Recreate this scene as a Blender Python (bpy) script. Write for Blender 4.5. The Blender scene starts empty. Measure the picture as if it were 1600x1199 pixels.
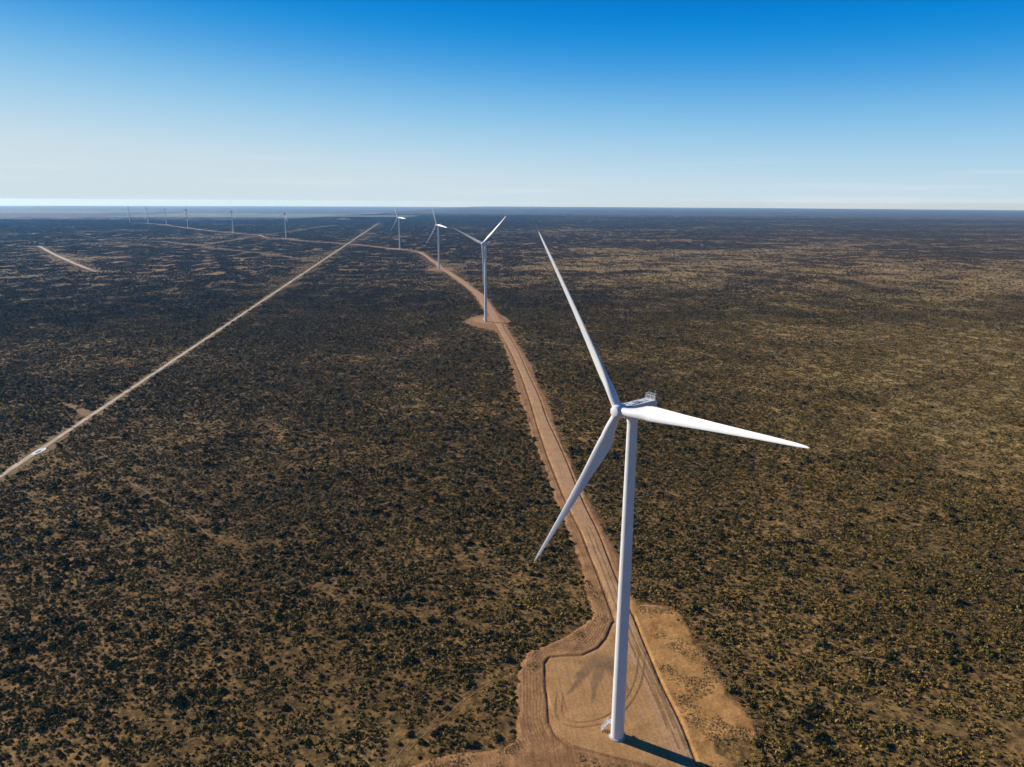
import bpy, math, random
import numpy as np
from mathutils import Matrix, Vector

S = bpy.context.scene
C = S.collection
RAD = math.radians
random.seed(7)
rng = np.random.default_rng(11)

# ---------------------------------------------------------------- camera
cam = bpy.data.cameras.new('camera')
cam.sensor_width = 36.0
cam.lens = 25.145
cam.clip_start = 0.5
cam.clip_end = 120000.0
camo = bpy.data.objects.new('camera', cam)
C.objects.link(camo)
PITCH, ROLL, CAMH = RAD(14.2727), RAD(0.3016), 139.06
cp, sp = math.cos(PITCH), math.sin(PITCH)
fwd = Vector((0, cp, -sp)); up0 = Vector((0, sp, cp)); rt0 = Vector((1, 0, 0))
rt = math.cos(ROLL) * rt0 + math.sin(ROLL) * up0
up = -math.sin(ROLL) * rt0 + math.cos(ROLL) * up0
M = Matrix(((rt.x, up.x, -fwd.x, 0), (rt.y, up.y, -fwd.y, 0), (rt.z, up.z, -fwd.z, CAMH), (0, 0, 0, 1)))
camo.matrix_world = M
S.camera = camo

# ---------------------------------------------------------------- sky, sun, exposure
SUN_EL, SUN_AZ = RAD(23.0), RAD(151.5)          # azimuth counter-clockwise from +X
sund = Vector((math.cos(SUN_AZ) * math.cos(SUN_EL), math.sin(SUN_AZ) * math.cos(SUN_EL), math.sin(SUN_EL)))
W = bpy.data.worlds.new('World')
S.world = W
W.use_nodes = True
nt = W.node_tree
nt.nodes.clear()


def NN(t, typ, **kw):
    n = t.nodes.new(typ)
    for k, v in kw.items():
        setattr(n, k, v)
    return n


wo = NN(nt, 'ShaderNodeOutputWorld')
bg = NN(nt, 'ShaderNodeBackground')
bg.inputs['Strength'].default_value = 0.076
sky = NN(nt, 'ShaderNodeTexSky')
sky.sky_type = 'NISHITA'
sky.sun_disc = False
sky.sun_elevation = SUN_EL
sky.sun_rotation = math.pi / 2 - SUN_AZ
sky.altitude = 200
sky.air_density = 1.0
sky.dust_density = 0.6
sky.ozone_density = 2.5
tc = NN(nt, 'ShaderNodeTexCoord')
sx = NN(nt, 'ShaderNodeSeparateXYZ')
ramp = NN(nt, 'ShaderNodeValToRGB')
mp = NN(nt, 'ShaderNodeMapRange')
mp.inputs['From Min'].default_value = 0.0
mp.inputs['From Max'].default_value = 0.5
nt.links.new(tc.outputs['Generated'], sx.inputs[0])
nt.links.new(sx.outputs['Z'], mp.inputs['Value'])
nt.links.new(mp.outputs[0], ramp.inputs[0])
el = ramp.color_ramp.elements
ramp.color_ramp.interpolation = 'B_SPLINE'
el[0].position = 0.0; el[0].color = (0.60, 0.745, 0.84, 1)
el[1].position = 1.0; el[1].color = (0.0, 0.05, 0.26, 1)
for p, c in ((0.05, (0.59, 0.74, 0.84, 1)), (0.11, (0.47, 0.69, 0.85, 1)), (0.19, (0.30, 0.59, 0.85, 1)), (0.27, (0.15, 0.46, 0.82, 1)), (0.34, (0.055, 0.345, 0.77, 1)), (0.41, (0.005, 0.27, 0.73, 1)), (0.48, (0.0, 0.22, 0.68, 1)), (0.62, (0.0, 0.12, 0.47, 1)), (0.8, (0.0, 0.075, 0.34, 1))):
    e = el.new(p); e.color = c
# the sky is paler towards the sun: shift along the ramp by the angle to it
dt = NN(nt, 'ShaderNodeVectorMath', operation='DOT_PRODUCT')
dt.inputs[1].default_value = (math.cos(SUN_AZ), math.sin(SUN_AZ), 0)
nt.links.new(tc.outputs['Generated'], dt.inputs[0])


def mth(op, a, b):
    m = NN(nt, 'ShaderNodeMath', operation=op)
    for k, v in enumerate((a, b)):
        if isinstance(v, float):
            m.inputs[k].default_value = v
        else:
            nt.links.new(v, m.inputs[k])
    return m.outputs[0]


sh = mth('POWER', mth('MULTIPLY', mth('ADD', dt.outputs['Value'], 1.0), 0.5), 4.0)
sh = mth('MULTIPLY', mth('SUBTRACT', sh, 0.297), 0.15)
nt.links.new(mth('SUBTRACT', mp.outputs[0], sh), ramp.inputs[0])
# the clear-sky model gives the fall-off away from the sun; the ramp gives this day's deep, dry blue
hs = NN(nt, 'ShaderNodeHueSaturation')
hs.inputs['Saturation'].default_value = 1.2
nt.links.new(sky.outputs[0], hs.inputs['Color'])
sc1 = NN(nt, 'ShaderNodeMixRGB', blend_type='MULTIPLY')
sc1.inputs[0].default_value = 1.0
nt.links.new(ramp.outputs[0], sc1.inputs[1])
sc1.inputs[2].default_value = (9.5, 9.2, 9.0, 1)
mul = NN(nt, 'ShaderNodeMixRGB', blend_type='MIX')
mul.inputs[0].default_value = 0.985
nt.links.new(hs.outputs[0], mul.inputs[1])
nt.links.new(sc1.outputs[0], mul.inputs[2])
# thin high cloud streaks low in the sky
mpg = NN(nt, 'ShaderNodeMapping')
mpg.inputs['Scale'].default_value = (2.2, 2.2, 60.0)
cn = NN(nt, 'ShaderNodeTexNoise')
cn.inputs['Scale'].default_value = 1.6
cn.inputs['Detail'].default_value = 5.0
nt.links.new(tc.outputs['Generated'], mpg.inputs[0])
nt.links.new(mpg.outputs[0], cn.inputs['Vector'])
cr = NN(nt, 'ShaderNodeValToRGB')
cr.color_ramp.elements[0].position = 0.55
cr.color_ramp.elements[1].position = 0.85
band = NN(nt, 'ShaderNodeValToRGB')
be = band.color_ramp.elements
be[0].position = 0.0; be[0].color = (0.5, 0.5, 0.5, 1)
be[1].position = 0.14; be[1].color = (0, 0, 0, 1)
nt.links.new(cn.outputs['Fac'], cr.inputs[0])
nt.links.new(mp.outputs[0], band.inputs[0])
cm = NN(nt, 'ShaderNodeMixRGB', blend_type='MULTIPLY')
cm.inputs[0].default_value = 1.0
nt.links.new(cr.outputs[0], cm.inputs[1])
nt.links.new(band.outputs[0], cm.inputs[2])
cs = NN(nt, 'ShaderNodeMixRGB', blend_type='MIX')
cs.inputs[2].default_value = (8.3, 8.7, 8.9, 1)
nt.links.new(cm.outputs[0], cs.inputs[0])
nt.links.new(mul.outputs[0], cs.inputs[1])
nt.links.new(cs.outputs[0], bg.inputs['Color'])
nt.links.new(bg.outputs[0], wo.inputs[0])

sl = bpy.data.lights.new('sun', 'SUN')
sl.energy = 5.0
sl.angle = RAD(0.53)
sl.color = (1.0, 0.93, 0.82)
so = bpy.data.objects.new('sun', sl)
so.rotation_euler = (-sund).to_track_quat('-Z', 'Y').to_euler()
so.location = (0, 0, 400)
C.objects.link(so)
S.view_settings.view_transform = 'Standard'
S.view_settings.look = 'None'
S.view_settings.exposure = 0.5
S.view_settings.gamma = 1.0
S.view_settings.use_curve_mapping = False
S.cycles.max_bounces = 6
S.cycles.diffuse_bounces = 2
S.cycles.volume_bounces = 1
S.cycles.use_denoising = True

# ---------------------------------------------------------------- traced ground plan, metres
ROAD=[
(44.8,148.8,2.4,0.3,1.3),
(44.1,157.2,2.7,0.8,0.8),
(43.5,168.5,2.7,1.1,0.9),
(41.8,184.8,2.4,1.1,1.0),
(39.8,204.8,2.9,2.7,1.0),
(38.6,223.6,2.7,7.2,1.8),
(36.8,247.9,2.6,6.5,3.7),
(35.7,262.2,2.8,6.1,4.8),
(34.0,285.2,3.1,5.6,3.9),
(31.0,309.9,3.4,4.5,3.9),
(28.5,337.0,3.7,4.3,2.6),
(25.6,373.8,4.1,4.6,2.8),
(22.0,418.6,3.7,5.5,3.2),
(20.0,442.1,3.3,5.8,4.6),
(18.5,469.0,3.1,5.7,5.7),
(16.7,499.0,3.2,7.1,6.0),
(14.3,532.0,3.0,7.4,4.9),
(11.0,571.4,2.6,6.6,5.8),
(7.2,614.2,2.8,5.6,6.8),
(2.9,663.5,3.0,5.1,5.5),
(-4.0,724.2,3.1,3.0,4.6),
(-12.1,792.4,2.8,4.7,6.1),
(-17.6,845.1,4.2,3.1,5.3),
(-25.5,910.3,4.5,3.3,3.3),
(-36.6,989.1,5.8,2.7,2.7),
(-48.4,1082.2,6.1,3.4,1.9),
(-68.5,1180.0,4.5,2.6,2.1),
(-95.6,1307.4,4.9,2.9,2.3),
(-119.8,1412.3,5.0,1.9,1.9),
(-153.2,1549.8,4.8,2.1,1.4),
(-174.2,1663.2,4.8,2.2,1.5),
(-197.8,1763.9,4.3,2.3,1.6),
(-232.7,1922.4,4.2,1.7,1.7),
(-262.6,2044.4,6.3,3.6,3.6),
]
ROAD2 = [ (-265.1,2057.5), (-290.4,2096.3), (-333.7,2149.8), (-400.0,2235.6), (-504.7,2378.0), (-562.1,2446.6), (-703.9,2552.3), (-769.2,2622.7), (-856.6,2737.8), (-958.3,2826.1), (-1029.7,2980.5), (-1074.0,3051.4), (-1238.6,3201.8), (-1400.8,3392.4), (-1618.9,3688.8), (-1681.0,3770.8), (-1878.3,4041.3), (-2018.7,4245.3), (-2227.7,4461.1), (-2457.1,4700.2) ]
PAD = [ (35.4,215.3), (32.1,206.5), (28.7,201.1), (22.8,196.9), (17.6,196.6), (12.7,195.9), (11.5,193.3), (11.3,184.5), (11.5,175.7), (11.5,167.5), (12.9,163.2), (16.2,159.1), (21.7,157.1), (30.9,153.8), (39.6,151.1), (47.2,149.0), (46.8,157.2), (46.1,168.5), (44.2,184.8), (42.7,204.9), (41.7,220.8) ]
SOILL = [ (32.9,231.9), (28.7,230.1), (28.3,220.3), (24.4,214.1), (18.4,208.4), (11.0,202.9), (4.9,198.4), (2.7,190.7), (2.2,179.9), (2.6,172.8), (1.8,166.2), (2.0,161.2), (-2.0,158.2), (-7.8,156.6), (-16.0,155.4), (-23.9,152.5), (-31.3,148.3), (0.5,132.6), (43.1,132.9), (47.6,148.6), (39.2,150.6), (28.0,163.0), (37.2,206.6) ]
SOILR = [ (42.3,240.9), (43.9,236.0), (45.5,226.9), (53.2,227.0), (58.0,221.8), (60.2,211.5), (61.2,199.6), (63.2,191.2), (63.3,184.9), (64.0,179.0), (66.7,172.0), (67.6,167.2), (66.3,162.1), (55.8,161.3), (54.2,156.8), (58.5,154.0), (58.8,148.9), (56.0,133.0), (42.1,132.9), (45.4,156.3), (44.4,175.8), (42.1,204.9) ]
TRACK = [ (-269.6,258.3), (-266.0,298.5), (-264.2,345.9), (-266.7,371.8), (-268.1,383.9), (-273.1,422.9), (-276.3,441.0), (-279.5,465.0), (-285.2,501.8), (-292.8,544.5), (-301.8,633.1), (-321.0,751.5), (-342.9,904.7), (-370.1,1115.7), (-385.5,1261.4), (-401.4,1384.8), (-443.5,1663.8), (-541.7,2356.9), (-617.4,2916.1), (-722.3,3728.9), (-844.8,4709.5) ]
TRK2 = [ (-1456.6,2224.9), (-1427.8,2195.3), (-1237.8,1944.1), (-1017.6,1662.9), (-914.1,1535.6), (-828.6,1432.5) ]
TRK3 = [ (-1222.5,2522.3), (-1015.1,2314.5), (-910.2,2192.4), (-702.6,1984.8), (-597.6,1873.2), (-472.6,1716.9) ]
TRK4 = [ (-1618.9,2294.8), (-1595.5,2350.5), (-1602.7,2444.8) ]
TRK5 = [ (-987.3,2282.8), (-1029.8,2924.4), (-1054.6,4288.0) ]
TR1 = [ (-213.2,349.3), (-206.8,346.7), (-195.4,340.7), (-173.4,322.2), (-160.4,311.1), (-145.4,300.6), (-136.9,288.8), (-128.0,279.6), (-114.0,272.7) ]
TR2 = [ (-29.5,151.6), (-26.5,159.1), (-19.1,170.1), (-10.8,180.9), (-5.3,185.0), (0.5,189.2) ]
TR3 = [ (83.2,183.9), (85.9,183.7), (94.9,182.3), (101.5,178.4), (109.2,173.6), (113.3,171.1), (120.8,165.6), (135.5,159.2) ]
TR4 = [ (-75.5,246.8), (-67.6,239.8), (-59.5,235.4), (-51.2,228.9), (-21.8,221.0), (-10.4,213.4), (-6.0,210.5) ]
PAD2 = [ (-58.6,843.8), (-50.7,878.1), (-41.5,893.8), (-16.5,910.7), (-1.2,845.7), (-7.9,831.6), (-20.9,783.9), (-47.4,818.7) ]
PAD2i = [ (-48.7,863.3), (-43.9,875.8), (-20.5,889.4), (-9.4,836.1), (-18.3,826.7), (-42.0,837.4) ]
PAD3 = [ (-181.9,1492.2), (-168.4,1556.6), (-128.9,1558.9), (-124.6,1478.6), (-144.8,1470.5) ]
SOILX = [ (-317.5,484.1), (-308.0,481.0), (-286.6,465.6), (-277.2,462.7), (-276.1,450.9), (-283.2,450.8), (-297.9,468.5) ]

ER = 6.37e6
TRACK = [(-264.2 - 0.138 * (yy - 345.9), yy) for yy in (150, 260, 346, 500, 750, 1100, 1600, 2300, 3100, 4000, 4900)]


def sstep(a, b, x):
    t = np.clip((np.asarray(x, float) - a) / (b - a), 0, 1)
    return t * t * (3 - 2 * t)


def gz(x, y):
    """height of the plain: the earth's curve, an escarpment on the left far off, slight swells"""
    x = np.asarray(x, float); y = np.asarray(y, float)
    r2 = x * x + y * y
    edge = 5250 + 0.12 * (x + 2500) + 60 * np.sin(x / 310.0)
    drop = sstep(0, 450, y - edge) * sstep(-1500, -2300, x) * 38.0
    r = np.sqrt(r2)
    sw = sstep(6500, 12000, r) * 5.0 * (np.sin(x / 1900.0 + 1.0) * np.cos(y / 2300.0 + x / 5200.0) + 0.5 * np.sin(y / 900.0 + x / 1500.0))
    return -r2 / (2 * ER) - drop + sw


def _h(i, j, s):
    n = (i * 374761393 + j * 668265263 + s * 974634777) & 0xffffffff
    n = ((n ^ (n >> 13)) * 1274126177) & 0xffffffff
    return ((n ^ (n >> 16)) & 0xffff) / 65535.0


def vnoise(x, y, s=0):
    x = np.asarray(x, float); y = np.asarray(y, float)
    xi = np.floor(x).astype(np.int64); yi = np.floor(y).astype(np.int64)
    fx = x - xi; fy = y - yi
    fx = fx * fx * (3 - 2 * fx); fy = fy * fy * (3 - 2 * fy)
    a = _h(xi, yi, s); b = _h(xi + 1, yi, s); c = _h(xi, yi + 1, s); d = _h(xi + 1, yi + 1, s)
    return (a * (1 - fx) + b * fx) * (1 - fy) + (c * (1 - fx) + d * fx) * fy


def fbm(x, y, sc, o=4, s=0):
    t = 0; a = 0.5; n = 0
    for k in range(o):
        t = t + a * vnoise(np.asarray(x) / sc, np.asarray(y) / sc, s + k * 17); n += a
        a *= 0.5; sc = sc * 0.5
    return t / n


# ---------------------------------------------------------------- materials
def mat(name, col, rough=0.9, spec=0.3, build=None, metal=0.0):
    m = bpy.data.materials.new(name)
    m.use_nodes = True
    b = m.node_tree.nodes['Principled BSDF']
    b.inputs['Base Color'].default_value = (*col, 1)
    b.inputs['Roughness'].default_value = rough
    b.inputs['Specular IOR Level'].default_value = spec
    b.inputs['Metallic'].default_value = metal
    if build:
        build(m.node_tree, b)
    return m


def noise(t, vec, scale, detail=4, rough=0.55, w=0.0):
    n = NN(t, 'ShaderNodeTexNoise')
    n.inputs['Scale'].default_value = scale
    n.inputs['Detail'].default_value = detail
    n.inputs['Roughness'].default_value = rough
    if w:
        m = NN(t, 'ShaderNodeMapping'); m.inputs['Location'].default_value = (w, w * 1.7, w * 0.3)
        t.links.new(vec, m.inputs[0]); vec = m.outputs[0]
    t.links.new(vec, n.inputs['Vector'])
    return n.outputs['Fac']


def cramp(t, fac, stops):
    r = NN(t, 'ShaderNodeValToRGB')
    e = r.color_ramp.elements
    e[0].position = stops[0][0]; e[0].color = (*stops[0][1], 1)
    e[1].position = stops[-1][0]; e[1].color = (*stops[-1][1], 1)
    for p, c in stops[1:-1]:
        q = e.new(p); q.color = (*c, 1)
    t.links.new(fac, r.inputs[0])
    return r.outputs[0]


def mixc(t, fac, a, b, mode='MIX'):
    m = NN(t, 'ShaderNodeMixRGB', blend_type=mode)
    for i, v in ((0, fac), (1, a), (2, b)):
        if isinstance(v, (int, float)):
            m.inputs[i].default_value = v
        elif isinstance(v, tuple):
            m.inputs[i].default_value = (*v, 1)
        else:
            t.links.new(v, m.inputs[i])
    return m.outputs[0]


def bump(t, b, h, strength, dist):
    n = NN(t, 'ShaderNodeBump')
    n.inputs['Strength'].default_value = strength
    n.inputs['Distance'].default_value = dist
    t.links.new(h, n.inputs['Height'])
    t.links.new(n.outputs[0], b.inputs['Normal'])


def pos(t):
    return NN(t, 'ShaderNodeNewGeometry').outputs['Position']


def attr(t, name):
    a = NN(t, 'ShaderNodeAttribute'); a.attribute_name = name
    return a


def g_ground(t, b):
    p = pos(t)
    big = noise(t, p, 0.0016, 5, 0.6)
    mid = noise(t, p, 0.012, 5, 0.65, 31)
    fine = noise(t, p, 0.45, 5, 0.7, 77)
    speck = noise(t, p, 2.3, 3, 0.6, 12)
    c1 = cramp(t, mid, [(0.3, (0.12, 0.070, 0.024)), (0.5, (0.20, 0.116, 0.040)), (0.68, (0.31, 0.182, 0.068))])
    c2 = cramp(t, big, [(0.35, (0.62, 0.60, 0.62)), (0.5, (1, 1, 1)), (0.65, (1.35, 1.28, 1.1))])
    c = mixc(t, 1.0, c1, c2, 'MULTIPLY')
    op = attr(t, 'open').outputs['Fac']
    c = mixc(t, op, c, cramp(t, mid, [(0.35, (0.24, 0.160, 0.058)), (0.65, (0.42, 0.290, 0.110))]))
    # bare soil gaps and low plants between the shrubs
    f = cramp(t, fine, [(0.36, (0.32, 0.34, 0.28)), (0.5, (0.8, 0.8, 0.74)), (0.62, (1.6, 1.5, 1.4))])
    c = mixc(t, 1.0, c, f, 'MULTIPLY')
    s = cramp(t, speck, [(0.4, (0.7, 0.72, 0.66)), (0.6, (1.15, 1.12, 1.08))])
    c = mixc(t, 0.8, c, s, 'MULTIPLY')
    # the unbroken scrub far off, beyond where single shrubs can be told apart
    a = attr(t, 'far').outputs['Fac']
    st = noise(t, p, 0.004, 7, 0.75, 55)
    fc = cramp(t, st, [(0.36, (0.035, 0.033, 0.020)), (0.5, (0.072, 0.056, 0.034)), (0.62, (0.16, 0.115, 0.065)), (0.72, (0.28, 0.21, 0.12))])
    c = mixc(t, a, c, fc)
    t.links.new(c, b.inputs['Base Color'])
    bump(t, b, fine, 0.8, 0.5)


def g_soil(lo, hi, stretch):
    def f(t, b):
        p = pos(t)
        n1 = noise(t, p, 0.16, 5, 0.65)
        n2 = noise(t, p, 1.7, 5, 0.7, 9)
        u = attr(t, 'track').outputs['Vector']
        n3 = noise(t, u, 1.0, 4, 0.6)
        c = cramp(t, n1, [(0.33, lo), (0.66, hi)])
        c = mixc(t, 1.0, c, cramp(t, n2, [(0.35, (0.72, 0.70, 0.68)), (0.62, (1.12, 1.12, 1.1))]), 'MULTIPLY')
        c = mixc(t, stretch, c, cramp(t, n3, [(0.35, (0.62, 0.6, 0.58)), (0.65, (1.22, 1.2, 1.2))]), 'MULTIPLY')
        c = mixc(t, attr(t, 'stain').outputs['Fac'], c, (0.10, 0.066, 0.042))
        t.links.new(c, b.inputs['Base Color'])
        bump(t, b, n2, 0.5, 0.12)
    return f


M_ground = mat('scrub_ground', (0.14, 0.1, 0.06), 1.0, 0.1, g_ground)
M_road = mat('compacted_gravel', (0.3, 0.2, 0.12), 0.95, 0.15, g_soil((0.39, 0.224, 0.108), (0.52, 0.312, 0.160), 0.4))
M_pad = mat('pad_gravel', (0.3, 0.2, 0.1), 0.95, 0.15, g_soil((0.37, 0.198, 0.074), (0.48, 0.270, 0.108), 0.3))
M_soil = mat('graded_soil', (0.28, 0.17, 0.09), 1.0, 0.1, g_soil((0.23, 0.120, 0.050), (0.41, 0.225, 0.098), 0.6))
M_clear = mat('dry_grass_soil', (0.26, 0.17, 0.08), 1.0, 0.1, g_soil((0.30, 0.150, 0.046), (0.56, 0.300, 0.100), 0.2))
M_track = mat('pale_sand', (0.5, 0.38, 0.27), 1.0, 0.1, g_soil((0.46, 0.34, 0.23), (0.72, 0.57, 0.43), 0.3))
M_trackside = mat('track_side_soil', (0.24, 0.17, 0.09), 1.0, 0.1, g_soil((0.15, 0.105, 0.042), (0.27, 0.18, 0.075), 0.2))
M_trail = mat('trail_sand', (0.3, 0.2, 0.1), 1.0, 0.1, g_soil((0.17, 0.105, 0.042), (0.32, 0.205, 0.095), 0.1))
M_salt = mat('salt_crust', (0.75, 0.74, 0.7), 0.6, 0.4, lambda t, b: t.links.new(cramp(t, noise(t, pos(t), 0.01), [(0.3, (0.6, 0.58, 0.54)), (0.7, (0.85, 0.84, 0.8))]), b.inputs['Base Color']))
M_field = mat('pale_field', (0.3, 0.3, 0.2), 1.0, 0.1, lambda t, b: t.links.new(cramp(t, noise(t, pos(t), 0.004), [(0.35, (0.10, 0.12, 0.07)), (0.65, (0.22, 0.22, 0.13))]), b.inputs['Base Color']))


def g_white(t, b):
    p = NN(t, 'ShaderNodeTexCoord').outputs['Object']
    n = noise(t, p, 0.35, 5, 0.6)
    t.links.new(cramp(t, n, [(0.3, (0.62, 0.625, 0.63)), (0.6, (0.68, 0.68, 0.68))]), b.inputs['Base Color'])


M_white = mat('white_paint', (0.78, 0.79, 0.79), 0.42, 0.4, g_white)
M_concrete = mat('concrete', (0.42, 0.41, 0.38), 0.9, 0.2, lambda t, b: t.links.new(cramp(t, noise(t, pos(t), 1.2, 5), [(0.3, (0.33, 0.32, 0.30)), (0.7, (0.50, 0.49, 0.46))]), b.inputs['Base Color']))
M_galv = mat('galvanised_steel', (0.6, 0.61, 0.63), 0.45, 0.5, None, 0.4)
M_dark = mat('dark_rubber', (0.03, 0.03, 0.032), 0.7)
M_grid = mat('radiator_grey', (0.22, 0.24, 0.27), 0.6)
M_stripe = mat('dark_blue_mark', (0.035, 0.05, 0.085), 0.5)
M_glass = mat('vehicle_glass', (0.03, 0.045, 0.06), 0.08, 0.6)
M_roof = mat('roof_metal', (0.5, 0.53, 0.56), 0.5)
M_wall = mat('plaster_wall', (0.62, 0.60, 0.55), 0.9)
M_bark = mat('bark', (0.09, 0.065, 0.045), 0.95)


def g_leaf(cols):
    def f(t, b):
        r = NN(t, 'ShaderNodeObjectInfo').outputs['Random']
        a = attr(t, 'tint').outputs['Fac']
        m = NN(t, 'ShaderNodeMath', operation='ADD'); t.links.new(r, m.inputs[0]); t.links.new(a, m.inputs[1])
        fr = NN(t, 'ShaderNodeMath', operation='FRACT'); t.links.new(m.outputs[0], fr.inputs[0])
        n = len(cols)
        c = cramp(t, fr.outputs[0], [(i / (n - 1), c) for i, c in enumerate(cols)])
        c = mixc(t, 1.0, c, (0.68, 0.66, 0.60), 'MULTIPLY')
        t.links.new(c, b.inputs['Base Color'])
    return f


M_shrub = mat('shrub_leaf', (0.06, 0.065, 0.03), 0.85, 0.15, g_leaf([(0.040, 0.036, 0.008), (0.088, 0.066, 0.015), (0.120, 0.102, 0.017), (0.170, 0.135, 0.024), (0.135, 0.088, 0.024), (0.055, 0.048, 0.010)]))
M_farscrub = mat('far_scrub_leaf', (0.08, 0.06, 0.03), 0.9, 0.1, g_leaf([(0.070, 0.050, 0.018), (0.115, 0.085, 0.028), (0.20, 0.145, 0.050), (0.13, 0.090, 0.036), (0.085, 0.060, 0.020)]))
M_tuft = mat('tuft_leaf', (0.15, 0.12, 0.06), 0.9, 0.1, g_leaf([(0.11, 0.086, 0.020), (0.24, 0.178, 0.038), (0.50, 0.34, 0.085), (0.16, 0.122, 0.026), (0.075, 0.056, 0.014), (0.34, 0.215, 0.062)]))
M_drygrass = mat('dry_grass', (0.3, 0.21, 0.1), 0.95, 0.1, g_leaf([(0.44, 0.29, 0.11), (0.62, 0.43, 0.18), (0.36, 0.25, 0.10)]))
M_crown = mat('tree_leaf', (0.04, 0.06, 0.025), 0.85, 0.15, g_leaf([(0.025, 0.038, 0.018), (0.045, 0.060, 0.026), (0.035, 0.045, 0.024)]))

# ---------------------------------------------------------------- mesh helpers


def np_mesh(name, verts, faces, mats, mi=None, smooth=False):
    verts = np.asarray(verts, np.float32); faces = np.asarray(faces, np.int32)
    me = bpy.data.meshes.new(name)
    n, k = faces.shape
    me.vertices.add(len(verts)); me.vertices.foreach_set('co', verts.ravel())
    me.loops.add(n * k); me.loops.foreach_set('vertex_index', faces.ravel())
    me.polygons.add(n)
    me.polygons.foreach_set('loop_start', np.arange(0, n * k, k, dtype=np.int32))
    me.polygons.foreach_set('loop_total', np.full(n, k, np.int32))
    for m in (mats if isinstance(mats, (list, tuple)) else [mats]):
        me.materials.append(m)
    if mi is not None:
        me.polygons.foreach_set('material_index', np.asarray(mi, np.int32))
    if smooth:
        me.polygons.foreach_set('use_smooth', np.ones(n, bool))
    me.update(calc_edges=True)
    return me


def link(name, me, parent=None, **props):
    o = bpy.data.objects.new(name, me)
    C.objects.link(o)
    if parent:
        o.parent = parent
    for k, v in props.items():
        o[k] = v
    return o


def fattr(me, name, vals):
    a = me.attributes.new(name, 'FLOAT', 'POINT')
    a.data.foreach_set('value', np.asarray(vals, np.float32))


def vattr(me, name, vals):
    a = me.attributes.new(name, 'FLOAT_VECTOR', 'POINT')
    a.data.foreach_set('vector', np.asarray(vals, np.float32).ravel())


class MB:
    def __init__(s):
        s.v = []; s.f = []; s.sm = []

    def add(s, v, f, smooth=False):
        b = len(s.v)
        s.v += [tuple(p) for p in v]
        s.f += [tuple(i + b for i in q) for q in f]
        s.sm += [smooth] * len(f)

    def box(s, c, size, fr=None):
        hx, hy, hz = [q / 2 for q in size]
        pts = [Vector((x, y, z)) for z in (-hz, hz) for x, y in ((-hx, -hy), (hx, -hy), (hx, hy), (-hx, hy))]
        fr = fr or Matrix.Identity(3)
        c = Vector(c)
        s.add([c + fr @ p for p in pts], [(3, 2, 1, 0), (4, 5, 6, 7), (0, 1, 5, 4), (1, 2, 6, 5), (2, 3, 7, 6), (3, 0, 4, 7)])

    def tube(s, a, b, r, n=6, r2=None, smooth=True):
        a = Vector(a); b = Vector(b); d = (b - a).normalized()
        u = d.orthogonal().normalized(); w = d.cross(u)
        r2 = r if r2 is None else r2
        v = []
        for c, q in ((a, r), (b, r2)):
            for i in range(n):
                t = 2 * math.pi * i / n
                v.append(c + q * (math.cos(t) * u + math.sin(t) * w))
        f = [(i, (i + 1) % n, n + (i + 1) % n, n + i) for i in range(n)]
        s.add(v, f, smooth)
        s.add(v[:n], [tuple(reversed(range(n)))])
        s.add(v[n:], [tuple(range(n))])

    def lathe(s, prof, org, ax, n=48, smooth=True, caps=True):
        ax = Vector(ax).normalized(); u = ax.orthogonal().normalized(); w = ax.cross(u); org = Vector(org)
        v = []
        for d, r in prof:
            for i in range(n):
                t = 2 * math.pi * i / n
                v.append(org + ax * float(d) + float(r) * (math.cos(t) * u + math.sin(t) * w))
        f = []
        for k in range(len(prof) - 1):
            for i in range(n):
                j = (i + 1) % n
                f.append((k * n + i, k * n + j, (k + 1) * n + j, (k + 1) * n + i))
        s.add(v, f, smooth)
        if caps:
            s.add(v[:n], [tuple(reversed(range(n)))])
            s.add(v[-n:], [tuple(range(n))])

    def build(s, name, m, parent=None, **props):
        me = bpy.data.meshes.new(name)
        me.from_pydata([tuple(p) for p in s.v], [], s.f)
        me.materials.append(m)
        me.polygons.foreach_set('use_smooth', s.sm)
        me.update()
        return link(name, me, parent, **props)


def cover(x, y):
    """0..1 how thick the scrub stands: streaky patches of hundreds of metres, thinner to the right"""
    x = np.asarray(x, float); y = np.asarray(y, float)
    n = 0.30 * fbm(x * 0.7, y, 420.0, 3, 70) + 0.32 * fbm(x * 0.5, y, 130.0, 3, 75) + 0.38 * fbm(x * 0.8, y, 34.0, 3, 79)
    right = sstep(0, 420, x) * sstep(260, 620, y)
    g1 = 0.085 * np.exp(-((x - 330) / 240.0) ** 2 - ((y - 610) / 170.0) ** 2) + 0.05 * np.exp(-((x - 700) / 500.0) ** 2 - ((y - 1700) / 700.0) ** 2)
    return np.clip((n - g1 - 0.40 - 0.06 * right + 0.035 * sstep(0, -300, x)) * 4.2 + 0.3, 0, 1)


def openness(x, y):
    return np.clip(1.0 - 1.5 * cover(x, y), 0, 1) * (0.4 + 0.5 * sstep(-250, 150, x) + 0.0 * y) * (0.5 + 0.5 * sstep(260, 480, y))


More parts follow.
